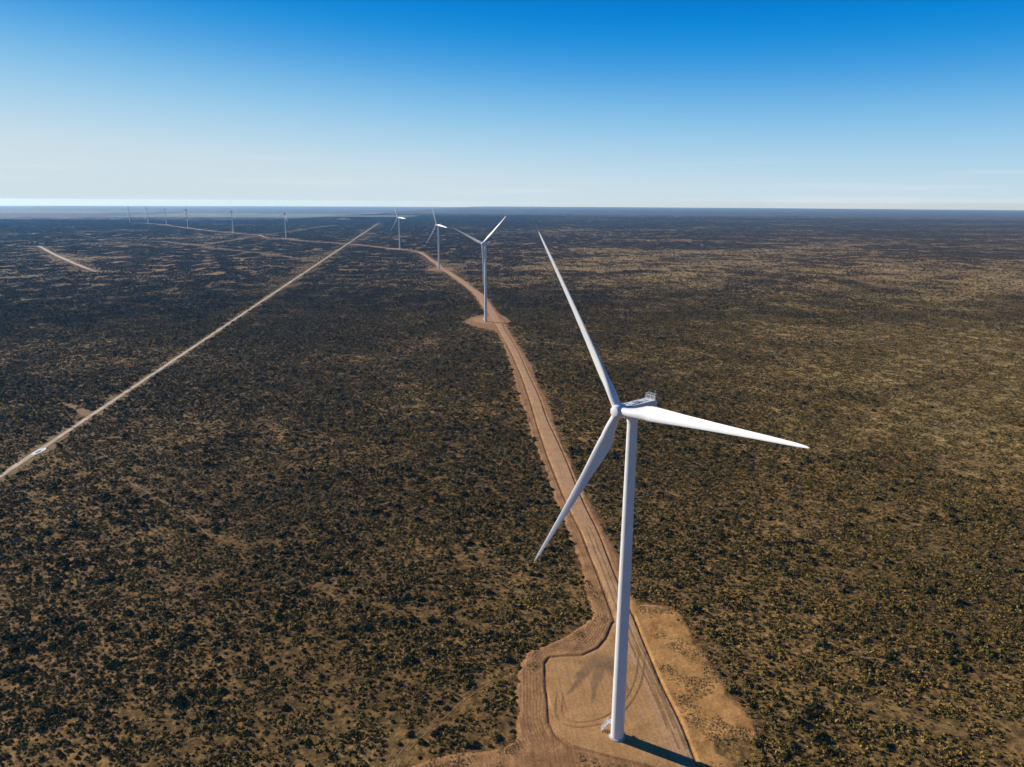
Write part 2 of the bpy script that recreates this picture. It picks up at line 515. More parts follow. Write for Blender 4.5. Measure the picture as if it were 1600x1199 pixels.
# ---------------------------------------------------------------- the plain
nsec = 900
rad = np.concatenate([[0.0], np.linspace(40, 2400, 60), 2400 * (48000 / 2400) ** (np.arange(1, 200) / 199.0)])
th = np.linspace(0, 2 * np.pi, nsec, endpoint=False)
RR, TT = np.meshgrid(rad[1:], th, indexing='ij')
gx, gy = (RR * np.cos(TT)).ravel(), (RR * np.sin(TT)).ravel()
V = np.concatenate([[[0, 0, 0]], np.stack([gx, gy, gz(gx, gy)], 1)])
nr = len(rad) - 1
i = np.arange(nr - 1)[:, None]; j = np.arange(nsec)[None, :]; j2 = (j + 1) % nsec
F = np.stack([1 + i * nsec + j, 1 + (i + 1) * nsec + j, 1 + (i + 1) * nsec + j2, 1 + i * nsec + j2], -1).reshape(-1, 4)
jj = np.arange(0, nsec, 2)
Fc = np.stack([np.zeros_like(jj), 1 + jj, 1 + (jj + 1) % nsec, 1 + (jj + 2) % nsec], 1)
me = np_mesh('ground', V, np.concatenate([Fc, F]), M_ground, smooth=True)
fattr(me, 'far', sstep(5500, 9500, np.hypot(V[:, 0], V[:, 1])))
fattr(me, 'open', openness(V[:, 0], V[:, 1]))
link('ground', me, kind='structure')


def resample(pts, step):
    P = np.array(pts, float)
    # Catmull-Rom through the points, then even steps
    Q = [2 * P[0] - P[1]] + list(P) + [2 * P[-1] - P[-2]]
    out = []
    for k in range(1, len(Q) - 2):
        p0, p1, p2, p3 = Q[k - 1], Q[k], Q[k + 1], Q[k + 2]
        t = np.linspace(0, 1, 12, endpoint=False)[:, None]
        out.append(0.5 * ((2 * p1) + (-p0 + p2) * t + (2 * p0 - 5 * p1 + 4 * p2 - p3) * t ** 2 + (-p0 + 3 * p1 - 3 * p2 + p3) * t ** 3))
    out = np.concatenate(out + [P[-1:]])
    d = np.concatenate([[0], np.cumsum(np.hypot(*np.diff(out[:, :2], axis=0).T))])
    n = max(3, int(d[-1] / step))
    s = np.linspace(0, d[-1], n)
    return np.stack([np.interp(s, d, out[:, k]) for k in range(out.shape[1])], 1), s


def ribbon(name, pts, hw, step, z, m, jit=0.2, cols=6, seed=0, crown=0.0, ragged=6.0, **props):
    P, s = resample(pts, step)
    T = np.gradient(P[:, :2], axis=0); T /= np.hypot(*T.T)[:, None]
    Nn = np.stack([T[:, 1], -T[:, 0]], 1)
    hw = hw * np.clip((s[-1] - s) / (0.12 * s[-1]), 0.35, 1)
    l = hw * (1 + jit * 2 * (fbm(s, s * 0 + 3, ragged, 3, seed) - 0.5)) ; r = hw * (1 + jit * 2 * (fbm(s, s * 0 + 9, ragged, 3, seed + 5) - 0.5))
    ks = np.linspace(-1, 1, cols)
    vs = []; us = []
    for k in ks:
        w = k * (l if k < 0 else r)
        q = P[:, :2] + Nn * w[:, None]
        vs.append(np.stack([q[:, 0], q[:, 1], gz(q[:, 0], q[:, 1]) + z + crown * (1 - k * k)], 1))
        us.append(np.stack([w * 2.0, s * 0.03, s * 0], 1))
    n = len(P)
    V = np.concatenate(vs); U = np.concatenate(us)
    i = np.arange(cols - 1)[:, None]; j = np.arange(n - 1)[None, :]
    F = np.stack([i * n + j, (i + 1) * n + j, (i + 1) * n + j + 1, i * n + j + 1], -1).reshape(-1, 4)[:, ::-1]
    me = np_mesh(name, V, F, m, smooth=True)
    vattr(me, 'track', U)
    return link(name, me, kind='structure', **props)


ROAD = np.array(ROAD)
ro = ROAD[np.argsort(ROAD[:, 1])]
_P, _ = resample(np.concatenate([ro[:, [0, 1]], ro[:, 2:5]], 1), 2.0)
_o = np.argsort(_P[:, 1]); _P = _P[_o]
slope = np.gradient(_P[:, 0], _P[:, 1]); csl = 1 / np.sqrt(1 + slope ** 2)


def road_at(y):
    return [np.interp(y, _P[:, 1], _P[:, k]) for k in (0, 2, 3, 4)] + [np.interp(y, _P[:, 1], csl)]


def sd_poly(x, y, poly):
    """signed distance to a polygon, negative inside"""
    P = np.array(poly); d = np.full(np.shape(x), 1e9); ins = np.zeros(np.shape(x), bool)
    for k in range(len(P)):
        a, b = P[k], P[(k + 1) % len(P)]
        e = b - a; L = e @ e + 1e-9
        t = np.clip(((x - a[0]) * e[0] + (y - a[1]) * e[1]) / L, 0, 1)
        d = np.minimum(d, np.hypot(x - a[0] - t * e[0], y - a[1] - t * e[1]))
        c = ((a[1] > y) != (b[1] > y)) & (x < (b[0] - a[0]) * (y - a[1]) / (b[1] - a[1] + 1e-12) + a[0])
        ins ^= c
    return np.where(ins, -d, d)


def near_fields(x, y):
    """signed distances: running surface, pad, disturbed soil, dry grass clearing"""
    cx, w, vl, vr, cs_ = road_at(y)
    u = (x - cx) * cs_
    droad = np.abs(u) - w
    near = (y < 260) & (y > 110)
    dpad = np.full(np.shape(x), 99.0); dl = dpad.copy(); dr = dpad.copy()
    if near.any():
        xn, yn = x[near], y[near]
        dpad[near] = sd_poly(xn, yn, PAD); dl[near] = sd_poly(xn, yn, SOILL); dr[near] = sd_poly(xn, yn, SOILR)
    d = np.minimum(droad, dpad)
    # soft union at the mouth of the pad
    verge = np.where(u < 0, -u - w - vl, u - w - vr) * 1.0
    return u, d, droad, dpad, verge, dl, dr


def site(x, y):
    u, d, droad, dpad, verge, dl, dr = near_fields(x, y)
    jit = 1.5 * (fbm(x * 0.83 + y * 0.31, y * 0.9 - x * 0.4, 4.7, 4, 3) - 0.5) + 2.6 * (fbm(x, y, 15.0, 4, 8) - 0.5)
    soil = np.minimum(verge, dl) + jit
    clear = dr + jit * 1.6
    out = np.minimum(soil, clear)
    sc = np.clip(1.0 + (y - 300) / 1400.0, 1.0, 1.8)
    dd = d / sc
    h = np.where(dd < 0, 0.42 + 0.05 * np.clip(-dd, 0, 1), 0)
    prof = np.interp(dd, [0, 0.15, 0.65, 0.8, 1.5, 2.1, 3.2], [0.42, 0.36, 0.03, 0.05, 0.42, 0.39, 0.34])
    h = np.where(dd >= 0, prof, h)
    west = (u < 0)
    fmask = np.where(dd > 2.2, 1, 0) * sstep(0, 1.0, -soil) * np.where(west, 1.0, 0.25)
    wob = 1.3 * (fbm(x, y, 9.0, 3, 21) - 0.5)
    fur = 0.085 * np.sin(2 * np.pi * (d + wob) / 0.95) * (0.4 + 1.2 * fbm(x, y, 5.0, 3, 31))
    clod = 0.16 * (fbm(x, y, 1.2, 4, 40) - 0.5)
    h = h + fmask * fur + np.where(dd > 1.6, clod, clod * 0.12)
    h = np.where(dd < 0, h + 0.012 * np.sin(u * 4.1 + 2 * fbm(x, y, 12, 2, 6)), h)
    h = h * sstep(0.6, -1.2, np.minimum(out, d - 1.5)) + 0.03
    inside = (d < 0) | (out < 0.5)
    zone = np.where(d < 0, np.where(droad < 0, 0, 1), np.where((soil < clear) | (dr > 0.5), 2, 3))
    return h, zone, inside, u, d


def stains(x, y):
    """damp fans left on the pad"""
    s = np.zeros(np.shape(x))
    apex = np.array([29.5, 200.0])
    for tip, wd in (((22.6, 172.6), 2.1), ((15.0, 176.5), 2.2), ((26.2, 183.0), 2.4), ((18.5, 186.0), 3.2), ((23.5, 181.0), 2.6), ((31.0, 186.0), 3.0), ((35.5, 176.0), 2.2)):
        base = np.array([apex[0] + (tip[0] - apex[0]) * 0.22, 194.5])
        e = np.array(tip) - base; L = np.hypot(*e)
        t = ((x - base[0]) * e[0] + (y - base[1]) * e[1]) / L ** 2
        q = np.abs((x - base[0]) * e[1] - (y - base[1]) * e[0]) / L
        w = wd * np.clip(1 - t, 0, 1) ** 0.8 + 0.1
        s = np.maximum(s, sstep(1.15, 0.3, q / w) * sstep(1.02, 0.72, t) * sstep(-0.25, 0.1, t))
    s = np.maximum(s, 0.9 * sstep(1.1, 0.4, np.hypot((x - 28.5) / 9.0, (y - 193.5) / 5.5) + 0.5 * (fbm(x, y, 3.0, 3, 61) - 0.5)))
    return s * (0.45 + 0.5 * fbm(x, y, 2.5, 3, 60)) * 0.8


def grid_rows(ys, u0, u1, du):
    us = np.arange(u0, u1 + du / 2, du)
    Y, U = np.meshgrid(ys, us, indexing='ij')
    cx, _, _, _, cs_ = road_at(Y)
    return cx + U / cs_, Y


parts_v = [[], [], [], []]; parts_f = [[], [], [], []]; parts_u = [[], [], [], []]


def add_grid(X, Y, keep=None):
    h, zone, ins, u, d = site(X, Y)
    z = gz(X, Y) + h
    nrow, ncol = X.shape
    idx = np.arange(nrow * ncol).reshape(nrow, ncol)
    q = np.stack([idx[:-1, :-1], idx[:-1, 1:], idx[1:, 1:], idx[1:, :-1]], -1).reshape(-1, 4)
    zf = zone.ravel()[q]; inf = ins.ravel()[q].all(1)
    xc = X.ravel()[q].mean(1); yc = Y.ravel()[q].mean(1)
    fz = np.round(np.median(zf, axis=1)).astype(int)
    V = np.stack([X.ravel(), Y.ravel(), z.ravel()], 1)
    Uv = np.stack([u.ravel() * 1.9, Y.ravel() * 0.035, zone.ravel() * 0], 1)
    for k in range(4):
        sel = q[inf & (fz == k)]
        if not len(sel):
            continue
        used, inv = np.unique(sel, return_inverse=True)
        b = sum(len(a) for a in parts_v[k])
        parts_v[k].append(V[used]); parts_u[k].append(Uv[used]); parts_f[k].append(inv.reshape(-1, 4) + b)


X, Y = np.meshgrid(np.arange(-48, 74, 0.36), np.arange(128, 252.01, 0.36))
Yn_top = Y[-1, 0]
add_grid(X, Y)
ys = [Yn_top]
while ys[-1] < 2040:
    ys.append(ys[-1] + 0.45 * max(1.0, ys[-1] / 300.0))
ys = np.array(ys)
for a, b, du in ((Yn_top, 700, 0.36), (700, 2050, 0.8)):
    k0 = max(0, np.searchsorted(ys, a) - (1 if a > Yn_top else 0)); k1 = np.searchsorted(ys, b)
    X, Y = grid_rows(ys[k0:k1], -17, 17, du)
    add_grid(X, Y)
for k, (nm, m) in enumerate((('gravel_road', M_road), ('gravel_pad', M_pad), ('graded_soil', M_soil), ('cleared_ground', M_clear))):
    Vv = np.concatenate(parts_v[k])
    me = np_mesh(nm, Vv, np.concatenate(parts_f[k]), m, smooth=True)
    vattr(me, 'track', np.concatenate(parts_u[k]))
    if k < 2:
        st = stains(Vv[:, 0], Vv[:, 1]); st[Vv[:, 1] > 230] = 0
        if k == 0:
            st *= 0.35
        fattr(me, 'stain', st)
    link(nm, me, kind='structure')


def patch(name, poly, z, m, jit=2.0, sub=3.0, seed=0, skirt=0.0):
    P = np.array(poly + [poly[0]], float)
    d = np.concatenate([[0], np.cumsum(np.hypot(*np.diff(P, axis=0).T))])
    s = np.arange(0, d[-1], sub)
    x = np.interp(s, d, P[:, 0]); y = np.interp(s, d, P[:, 1])
    c = P[:-1].mean(0)
    dx, dy = x - c[0], y - c[1]; r = np.hypot(dx, dy)
    f = 1 + jit * 2 * (fbm(x, y, sub * 4, 3, seed) - 0.5) / r
    V = [[c[0], c[1], gz(*c) + z]]; n = len(s)
    for k in ((0.5, 1.0) if not skirt else (0.5, 1.0, 1.0 + skirt * 3 / r.mean())):
        X = c[0] + dx * f * k; Y = c[1] + dy * f * k
        V += list(np.stack([X, Y, gz(X, Y) + (z if k <= 1 else z - skirt)], 1))
    F = []
    a = np.arange(n); b = (a + 1) % n
    F3 = np.stack([0 * a, 1 + a, 1 + b, 1 + b], 1)
    faces = [(0, 1 + q, 1 + (q + 1) % n) for q in range(n)]
    rings = 2 if not skirt else 3
    for k in range(rings - 1):
        faces += [(1 + k * n + q, 1 + (k + 1) * n + q, 1 + (k + 1) * n + (q + 1) % n, 1 + k * n + (q + 1) % n) for q in range(n)]
    me = bpy.data.meshes.new(name)
    me.from_pydata([tuple(v) for v in V], [], faces)
    me.materials.append(m); me.update()
    return link(name, me, kind='structure')


patch('graded_soil', PAD2, 0.14, M_soil, 3.5, 2.5, 5)
patch('gravel_pad', PAD2i, 0.34, M_pad, 1.0, 2.5, 6, 0.25)
patch('graded_soil', PAD3, 0.18, M_soil, 4, 4, 7)
ribbon('graded_soil', ROAD2, 8.0, 14, 0.10, M_soil, 0.3, 4, 3, ragged=60)
ribbon('gravel_road', ROAD2, 4.2, 14, 0.26, M_road, 0.15, 4, 4, ragged=60)
# rutted pale track running dead straight across the scrub on the left
ribbon('track_side', TRACK, 6.5, 3.0, 0.05, M_trackside, 0.35, 6, 12, ragged=14)
ribbon('sand_track', TRACK, 1.5, 2.0, 0.14, M_track, 0.35, 6, 14, ragged=22)
for k, (nm, t_, w) in enumerate((('sand_track', TRK2, 3.4), ('sand_track', TRK3, 0.9), ('sand_track', TRK4, 1.2), ('sand_track', TRK5, 0.7))):
    ribbon(nm, t_, w, 12, 0.12, M_track, 0.35, 4, 30 + k, ragged=60)
ribbon('footpath', TR1, 0.32, 1.5, 0.05, M_trail, 0.6, 4, 41, ragged=5)
ribbon('footpath', TR3, 0.30, 1.5, 0.05, M_trail, 0.6, 4, 42, ragged=5)
ribbon('footpath', TR4, 0.18, 1.5, 0.05, M_trail, 0.6, 4, 43, ragged=5)
T2a = np.array(TR2)
for s_ in (-0.8, 0.8):
    dd_ = np.gradient(T2a, axis=0); dd_ /= np.hypot(*dd_.T)[:, None]
    ribbon('wheel_rut', [tuple(q) for q in T2a + np.stack([dd_[:, 1], -dd_[:, 0]], 1) * s_], 0.16, 1.0, 0.05, M_trail, 0.6, 4, 44, ragged=4)
patch('bare_soil', SOILX, 0.06, M_trail, 3.0, 1.5, 51)
M_rut = mat('wheel_mark', (0.3, 0.2, 0.1), 1.0, 0.1, g_soil((0.30, 0.168, 0.062), (0.42, 0.245, 0.095), 0.2))
for k, arc in enumerate(([(42.0, 200), (38.5, 186), (33, 175), (26, 168.5), (18, 166.5), (13.6, 170), (14.2, 180)],
                         [(45.0, 158), (43.6, 172), (42.2, 190), (40.3, 206)],
                         [(43.5, 165), (42.5, 178), (40.4, 195), (38.6, 214), (36.4, 250), (33.4, 290)])):
    A = np.array(arc, float)
    A, _ = resample(A, 2.0)
    D = np.gradient(A, axis=0); D /= np.hypot(*D.T)[:, None]
    for s_ in (-0.95, 0.95):
        for w_ in (0.0, 0.32):
            Q = A + np.stack([D[:, 1], -D[:, 0]], 1) * (s_ + w_)
            ribbon('wheel_rut', [tuple(q) for q in Q], 0.10, 0.8, 0.545, M_rut, 0.9, 3, 90 + k, ragged=3)
# pale pans and fields near the horizon
for x0, x1, y0, y1 in ((-2350, -1930, 5700, 6150), (-1640, -1440, 5900, 6200), (-1385, -1262, 5700, 6200)):
    patch('salt_pan', [(x0, y0), (x1, y0), (x1 * 1.06, y1), (x0 * 1.06, y1)], 0.6, M_salt, 20, 40, int(x1) & 63)
for x0, x1, y0, y1, sd in ((-4300, -1500, 7800, 10400, 1), (-1700, -900, 6600, 7300, 2), (-9000, -5400, 9500, 12500, 3)):
    patch('pale_field', [(x0, y0), (x1, y0), (x1 * 1.05, y1), (x0 * 1.05, y1)], 4.0, M_field, 60, 150, sd)
for x0, x1, y0, y1 in ((-2060, -1930, 2990, 3060), (-1880, -1740, 3000, 3080)):
    patch('bare_soil', [(x0, y0), (x1, y0), (x1, y1), (x0, y1)], 0.2, M_track, 20, 12, int(-x1) & 63)

# ---------------------------------------------------------------- vegetation


def leaf_dome(n, r, h, leaf, seed, flat=0.6, tint=None, stems=0):
    """loose dome of leaf-clump faces with gaps; unit metres, base at z=0"""
    g = np.random.default_rng(seed)
    th = g.uniform(0, 2 * np.pi, n); cz = g.uniform(0.0, 1, n) ** 0.75
    rr = g.uniform(0.55, 1.0, n) ** 0.5
    lob = 1 + 0.28 * np.sin(th * 3 + g.uniform(0, 6)) + 0.2 * np.sin(th * 5 + g.uniform(0, 6))
    hor = np.sqrt(np.clip(1 - (cz * 0.98) ** 2, 0.02, 1)) * r * rr * lob
    c = np.stack([hor * np.cos(th), hor * np.sin(th), 0.08 * h + cz * h * rr * (0.8 + 0.35 * g.random(n))], 1)
    out = np.stack([np.cos(th), np.sin(th), cz * 1.3], 1) + g.normal(0, 0.55, (n, 3))
    out /= np.linalg.norm(out, axis=1)[:, None]
    a = np.cross(out, g.normal(0, 1, (n, 3))); a /= np.linalg.norm(a, axis=1)[:, None]
    b = np.cross(out, a)
    s = leaf * g.uniform(0.6, 1.3, n)[:, None]
    V = np.stack([c - a * s - b * s * 0.5, c + a * s * 0.8 - b * s * 0.6, c + a * s * 0.9 + b * s * 0.7, c - a * s * 0.5 + b * s * 0.8], 1).reshape(-1, 3)
    V[:, 2] = np.maximum(V[:, 2], 0.0)
    F = np.arange(4 * n).reshape(-1, 4)
    return V, F, np.full(4 * n, g.random() if tint is None else tint)


def merge(ls):
    b = 0; V = []; F = []; T = []
    for v, f, t in ls:
        V.append(v); F.append(f + b); T.append(t); b += len(v)
    return np.concatenate(V), np.concatenate(F), np.concatenate(T)


def proto_mesh(name, parts, m):
    V, F, T = merge(parts)
    me = np_mesh(name, V, F, m)
    fattr(me, 'tint', T)
    return me


shrub_meshes = []
for k in range(7):
    g = np.random.default_rng(100 + k)
    ls = [leaf_dome(90, 1.0, 0.95, 0.22, 200 + k, tint=0)]
    for q in range(2 + k % 3):      # side clumps give an uneven outline
        v, f, t = leaf_dome(34, 0.5, 0.6, 0.18, 300 + k * 9 + q, tint=0.04 * q)
        a = g.uniform(0, 6.28); v = v + np.array([math.cos(a), math.sin(a), 0]) * g.uniform(0.6, 1.1)
        ls.append((v, f, t))
    shrub_meshes.append(proto_mesh('shrub_form', ls, M_shrub))

tuft_tiles = []
for k in range(6):
    g = np.random.default_rng(500 + k)
    ls = []
    for q in range((16, 22, 13, 24, 18, 20)[k]):
        s = g.uniform(0.28, 0.72)
        v, f, t = leaf_dome(11, s, s * 0.85, 0.42 * s, 600 + k * 40 + q)
        ls.append((v + np.array([g.uniform(-3.6, 3.6), g.uniform(-3.6, 3.6), 0]), f, t))
    tuft_tiles.append(proto_mesh('tuft_form', ls, M_tuft))

far_tiles = []
for k in range(8):
    g = np.random.default_rng(800 + k)
    ls = []
    for q in range((95, 60, 125, 36, 155, 76, 16, 110)[k]):
        s = g.uniform(0.6, 1.5)
        v, f, t = leaf_dome(6, s, s * 0.9, 0.62 * s, 900 + k * 300 + q)
        ls.append((v + np.array([g.uniform(-20, 20), g.uniform(-20, 20), 0]), f, t))
    far_tiles.append(proto_mesh('scrub_form', ls, M_farscrub))

grass_tiles = []
for k in range(3):
    g = np.random.default_rng(1500 + k); ls = []
    for q in range(26):
        s = g.uniform(0.10, 0.26)
        v, f, t = leaf_dome(5, s, s * 1.1, 0.5 * s, 1600 + k * 40 + q)
        ls.append((v + np.array([g.uniform(-1.6, 1.6), g.uniform(-1.6, 1.6), 0]), f, t))
    grass_tiles.append(proto_mesh('grass_form', ls, M_drygrass))


def scatter(name, pts, rot, scl, idx, meshes):
    """points carrying instances: one object of kind stuff"""
    col = bpy.data.collections.new(name + '_forms')
    for k, mm in enumerate(meshes):
        o = bpy.data.objects.new('%s_form' % name, mm)
        col.objects.link(o)
    me = bpy.data.meshes.new(name)
    me.vertices.add(len(pts)); me.vertices.foreach_set('co', np.asarray(pts, np.float32).ravel())
    fattr(me, 'rot', rot); vattr(me, 'scl', scl)
    a = me.attributes.new('pick', 'INT', 'POINT'); a.data.foreach_set('value', np.asarray(idx, np.int32))
    me.update()
    o = link(name, me, kind='stuff')
    ng = bpy.data.node_groups.new(name, 'GeometryNodeTree')
    ng.interface.new_socket('Geometry', in_out='INPUT', socket_type='NodeSocketGeometry')
    ng.interface.new_socket('Geometry', in_out='OUTPUT', socket_type='NodeSocketGeometry')
    gi = ng.nodes.new('NodeGroupInput'); go = ng.nodes.new('NodeGroupOutput')
    ci = ng.nodes.new('GeometryNodeCollectionInfo'); ci.inputs['Collection'].default_value = col
    ci.inputs['Separate Children'].default_value = True; ci.inputs['Reset Children'].default_value = True
    ip = ng.nodes.new('GeometryNodeInstanceOnPoints'); ip.inputs['Pick Instance'].default_value = True

    def na(n, t):
        q = ng.nodes.new('GeometryNodeInputNamedAttribute'); q.data_type = t; q.inputs['Name'].default_value = n
        return q.outputs[0]
    cx = ng.nodes.new('ShaderNodeCombineXYZ')
    ng.links.new(na('rot', 'FLOAT'), cx.inputs['Z'])
    ng.links.new(gi.outputs[0], ip.inputs['Points'])
    ng.links.new(ci.outputs[0], ip.inputs['Instance'])
    ng.links.new(na('pick', 'INT'), ip.inputs['Instance Index'])
    ng.links.new(cx.outputs[0], ip.inputs['Rotation'])
    ng.links.new(na('scl', 'FLOAT_VECTOR'), ip.inputs['Scale'])
    ng.links.new(ip.outputs[0], go.inputs[0])
    md = o.modifiers.new('scatter', 'NODES'); md.node_group = ng
    return o


def wedge(n, r0, r1, half=43.0):
    r = np.sqrt(rng.uniform(r0 * r0, r1 * r1, n)); t = RAD(90) + rng.uniform(-RAD(half), RAD(half), n)
    return r * np.cos(t), r * np.sin(t)


def jgrid(cell, r0, r1, half=43.0):
    """jittered grid of points in the wedge in view, so cover is even but not regular"""
    xs = np.arange(-r1 * math.sin(RAD(half)), r1 * math.sin(RAD(half)), cell)
    yv = np.arange(0, r1, cell)
    X, Y = np.meshgrid(xs, yv); X = X.ravel() + rng.uniform(-.5, .5, X.size) * cell; Y = Y.ravel() + rng.uniform(-.5, .5, Y.size) * cell
    R = np.hypot(X, Y); A = np.abs(np.arctan2(X, Y))
    k = (R > r0) & (R <= r1) & (A < RAD(half))
    return X[k], Y[k]


def dist_line(x, y, pts):
    P = np.array(pts)[:, :2]; d = np.full(np.shape(x), 1e9)
    for k in range(len(P) - 1):
        a, b = P[k], P[k + 1]; e = b - a; L = e @ e
        t = np.clip(((x - a[0]) * e[0] + (y - a[1]) * e[1]) / L, 0, 1)
        d = np.minimum(d, np.hypot(x - a[0] - t * e[0], y - a[1] - t * e[1]))
    return d


def clearance(x, y):
    """metres to the nearest cleared thing"""
    u, d, droad, dpad, verge, dl, dr = near_fields(x, y)
    c = np.where(y < 2046, np.minimum(np.minimum(verge, dl), np.minimum(dr, d - 2)), 1e9)
    c = np.minimum(c, dist_line(x, y, ROAD2) - 8)
    c = np.minimum(c, dist_line(x, y, TRACK) - 3.2)
    c = np.minimum(c, dist_line(x, y, TRK2) - 7)
    c = np.minimum(c, dist_line(x, y, TRK3) - 3)
    c = np.minimum(c, dist_line(x, y, TRK5) - 3)
    c = np.minimum(c, dist_line(x, y, TR1) - 0.3 + 0.0)
    c = np.minimum(c, dist_line(x, y, TR2) - 1.1)
    c = np.minimum(c, dist_line(x, y, TR3) - 0.3)
    c = np.minimum(c, dist_line(x, y, TR4) - 0.1)
    for pl in (PAD2, PAD3, SOILX):
        c = np.minimum(c, sd_poly(x, y, pl))
    return c


# --- large shrubs
x, y = jgrid(2.6, 105, 950)
cv = cover(x, y)
k = rng.random(len(x)) < 0.15 + 0.68 * cv
x, y, cv = x[k], y[k], cv[k]
xf, yf = jgrid(4.0, 950, 2600, 42)
kf = np.minimum(clearance(xf, yf), 1e9) < 46
xf, yf = xf[kf], yf[kf]
kf = rng.random(len(xf)) < 0.25 + 0.5 * cover(xf, yf)
xg, yg = jgrid(6.0, 2600, 5200, 42)
kg = (xg < 300) & (clearance(xg, yg) < 30)
kg[kg] = rng.random(kg.sum()) < 0.75
x = np.concatenate([x, xf[kf], xg[kg]]); y = np.concatenate([y, yf[kf], yg[kg]])
cv = cover(x, y)
sz = rng.lognormal(0, 0.48, len(x)) * 0.44 * (0.8 + 0.4 * cv)
big = rng.random(len(x)) < 0.05
sz = np.clip(np.where(big, sz * 1.9, sz), 0.28, 1.7)
cl = clearance(x, y)
k = cl > sz * (rng.random(len(sz)) * 0.9 - 0.2)
sz = np.where(np.hypot(x, y) > 2600, sz * 1.35, sz)
x, y, sz = x[k], y[k], sz[k]
rot = rng.uniform(0, 6.283, len(x))
scl = np.stack([sz * rng.uniform(0.85, 1.15, len(x)), sz * rng.uniform(0.85, 1.15, len(x)), sz * rng.uniform(0.75, 1.15, len(x))], 1)
idx = rng.integers(0, len(shrub_meshes), len(x))
pts = np.stack([x, y, gz(x, y) - 0.02], 1)
# the 300 that show largest stand as objects of their own
dep = y * cp + (CAMH) * sp
sxp = 0.5 + 0.6985 * x / dep
syp = (-(0 - CAMH) * cp * -1 + y * sp)
vy = (-CAMH * cp + y * sp) / dep * 1117.5
inview = (np.abs(x / dep * 1117.5) < 790) & (np.abs(vy) < 585)
score = np.where(inview, sz / np.sqrt(dep ** 2), 0)
# spread the choice a little towards both sides of the pad
order = np.argsort(-score)
sel = order[:300]
rest = np.ones(len(x), bool); rest[sel] = False
scatter('scrub', pts[rest], rot[rest], scl[rest], idx[rest], shrub_meshes)


def shrub_words(px, py, s, ht, u, v):
    """say where among the shrubs it stands; look-alikes in one spot share the words"""
    look = ('tall ' if ht > 1.2 else 'low ') + ('spreading' if s > 1.3 else 'rounded')
    cols = ((90, 'at the left edge'), (200, 'near the left edge'), (320, 'towards the left'), (430, 'left of centre'), (540, 'midway to the pad'), (650, 'a short way left of the pad'), (740, 'close to the left of the pad'), (900, 'beside the graded soil'),
            (1180, 'beside the cleared ground'), (1270, 'just right of the cleared ground'), (1370, 'on the right'), (1480, 'towards the right edge'), (2000, 'by the right edge'))
    col = next(w for lim, w in cols if u < lim)
    row = next(w for lim, w in ((930, 'furthest back'), (985, 'well behind the turbine foot'), (1030, 'a little behind the pad'), (1090, 'level with the pad'), (1150, 'in the foreground'), (9999, 'at the very bottom')) if v < lim)
    return '%s dark shrub %s, %s' % (look, col, row), 'shrubs %s, %s, %s' % (col, row, look)


for q in sel:
    o = bpy.data.objects.new('shrub', shrub_meshes[idx[q]])
    C.objects.link(o)
    o.location = pts[q]; o.rotation_euler = (0, 0, rot[q]); o.scale = scl[q]
    lab, grp = shrub_words(x[q], y[q], sz[q], scl[q][2], 800 + x[q] / dep[q] * 1117.5, 599.5 - vy[q])
    o['label'] = lab; o['category'] = 'shrub'; o['group'] = grp

# --- low plants between them
x, y = jgrid(4.4, 105, 1500)
k = (clearance(x, y) > 1.2 + 1.8 * rng.random(len(x))) & (rng.random(len(x)) < (0.58 + 0.38 * cover(x, y)) * sstep(1600, 950, np.hypot(x, y)))
x, y = x[k], y[k]
g_ = fbm(x, y, 150, 3, 33)
sc_ = rng.uniform(0.75, 1.15, len(x))
scatter('low_scrub', np.stack([x, y, gz(x, y) - 0.02], 1), rng.uniform(0, 6.283, len(x)), np.stack([sc_, sc_, sc_ * rng.uniform(0.7, 1.2, len(x))], 1), rng.integers(0, 6, len(x)), tuft_tiles)

# --- scrub further off
x, y = jgrid(36.0, 950, 9500, 42)
k = (clearance(x, y) > 25) | (np.hypot(x, y) > 5200)
x, y = x[k], y[k]
k = rng.random(len(x)) < sstep(9500, 6000, np.hypot(x, y)); x, y = x[k], y[k]
cv = cover(x, y)
dens = np.array([95, 60, 125, 36, 155, 76, 16, 110]); od = np.argsort(dens)
pick = od[np.clip((np.clip(cv + rng.normal(0, 0.08, len(x)), 0, 0.999) * 8).astype(int), 0, 7)]
sc_ = rng.uniform(0.95, 1.1, len(x))
scatter('distant_scrub', np.stack([x, y, gz(x, y) - 0.1], 1), rng.integers(0, 4, len(x)) * 1.5708 + rng.uniform(-.3, .3, len(x)), np.stack([sc_, sc_, sc_], 1), pick, far_tiles)

# --- dry grass stubble on the cleared ground and thinly on the graded soil
xs, ysg = np.meshgrid(np.arange(-35, 70, 1.9), np.arange(130, 245, 1.9))
x = xs.ravel() + rng.uniform(-1, 1, xs.size); y = ysg.ravel() + rng.uniform(-1, 1, xs.size)
h, zone, ins, u, d = site(x, y)
dn = fbm(x, y, 7.0, 3, 66)
k = ins & (d > 3.0) & (((zone == 3) & (dn > 0.54)) | ((zone == 2) & (dn > 0.60)) | ((y < 158) & (dn > 0.5)))
x, y, h = x[k], y[k], h[k]
sc_ = rng.uniform(0.7, 1.3, len(x))
scatter('dry_grass', np.stack([x, y, gz(x, y) + h - 0.05], 1), rng.uniform(0, 6.28, len(x)), np.stack([sc_, sc_, sc_], 1), rng.integers(0, 3, len(x)), grass_tiles)

# ---------------------------------------------------------------- wind turbines
HUBH, BL = 91.5, 49.0


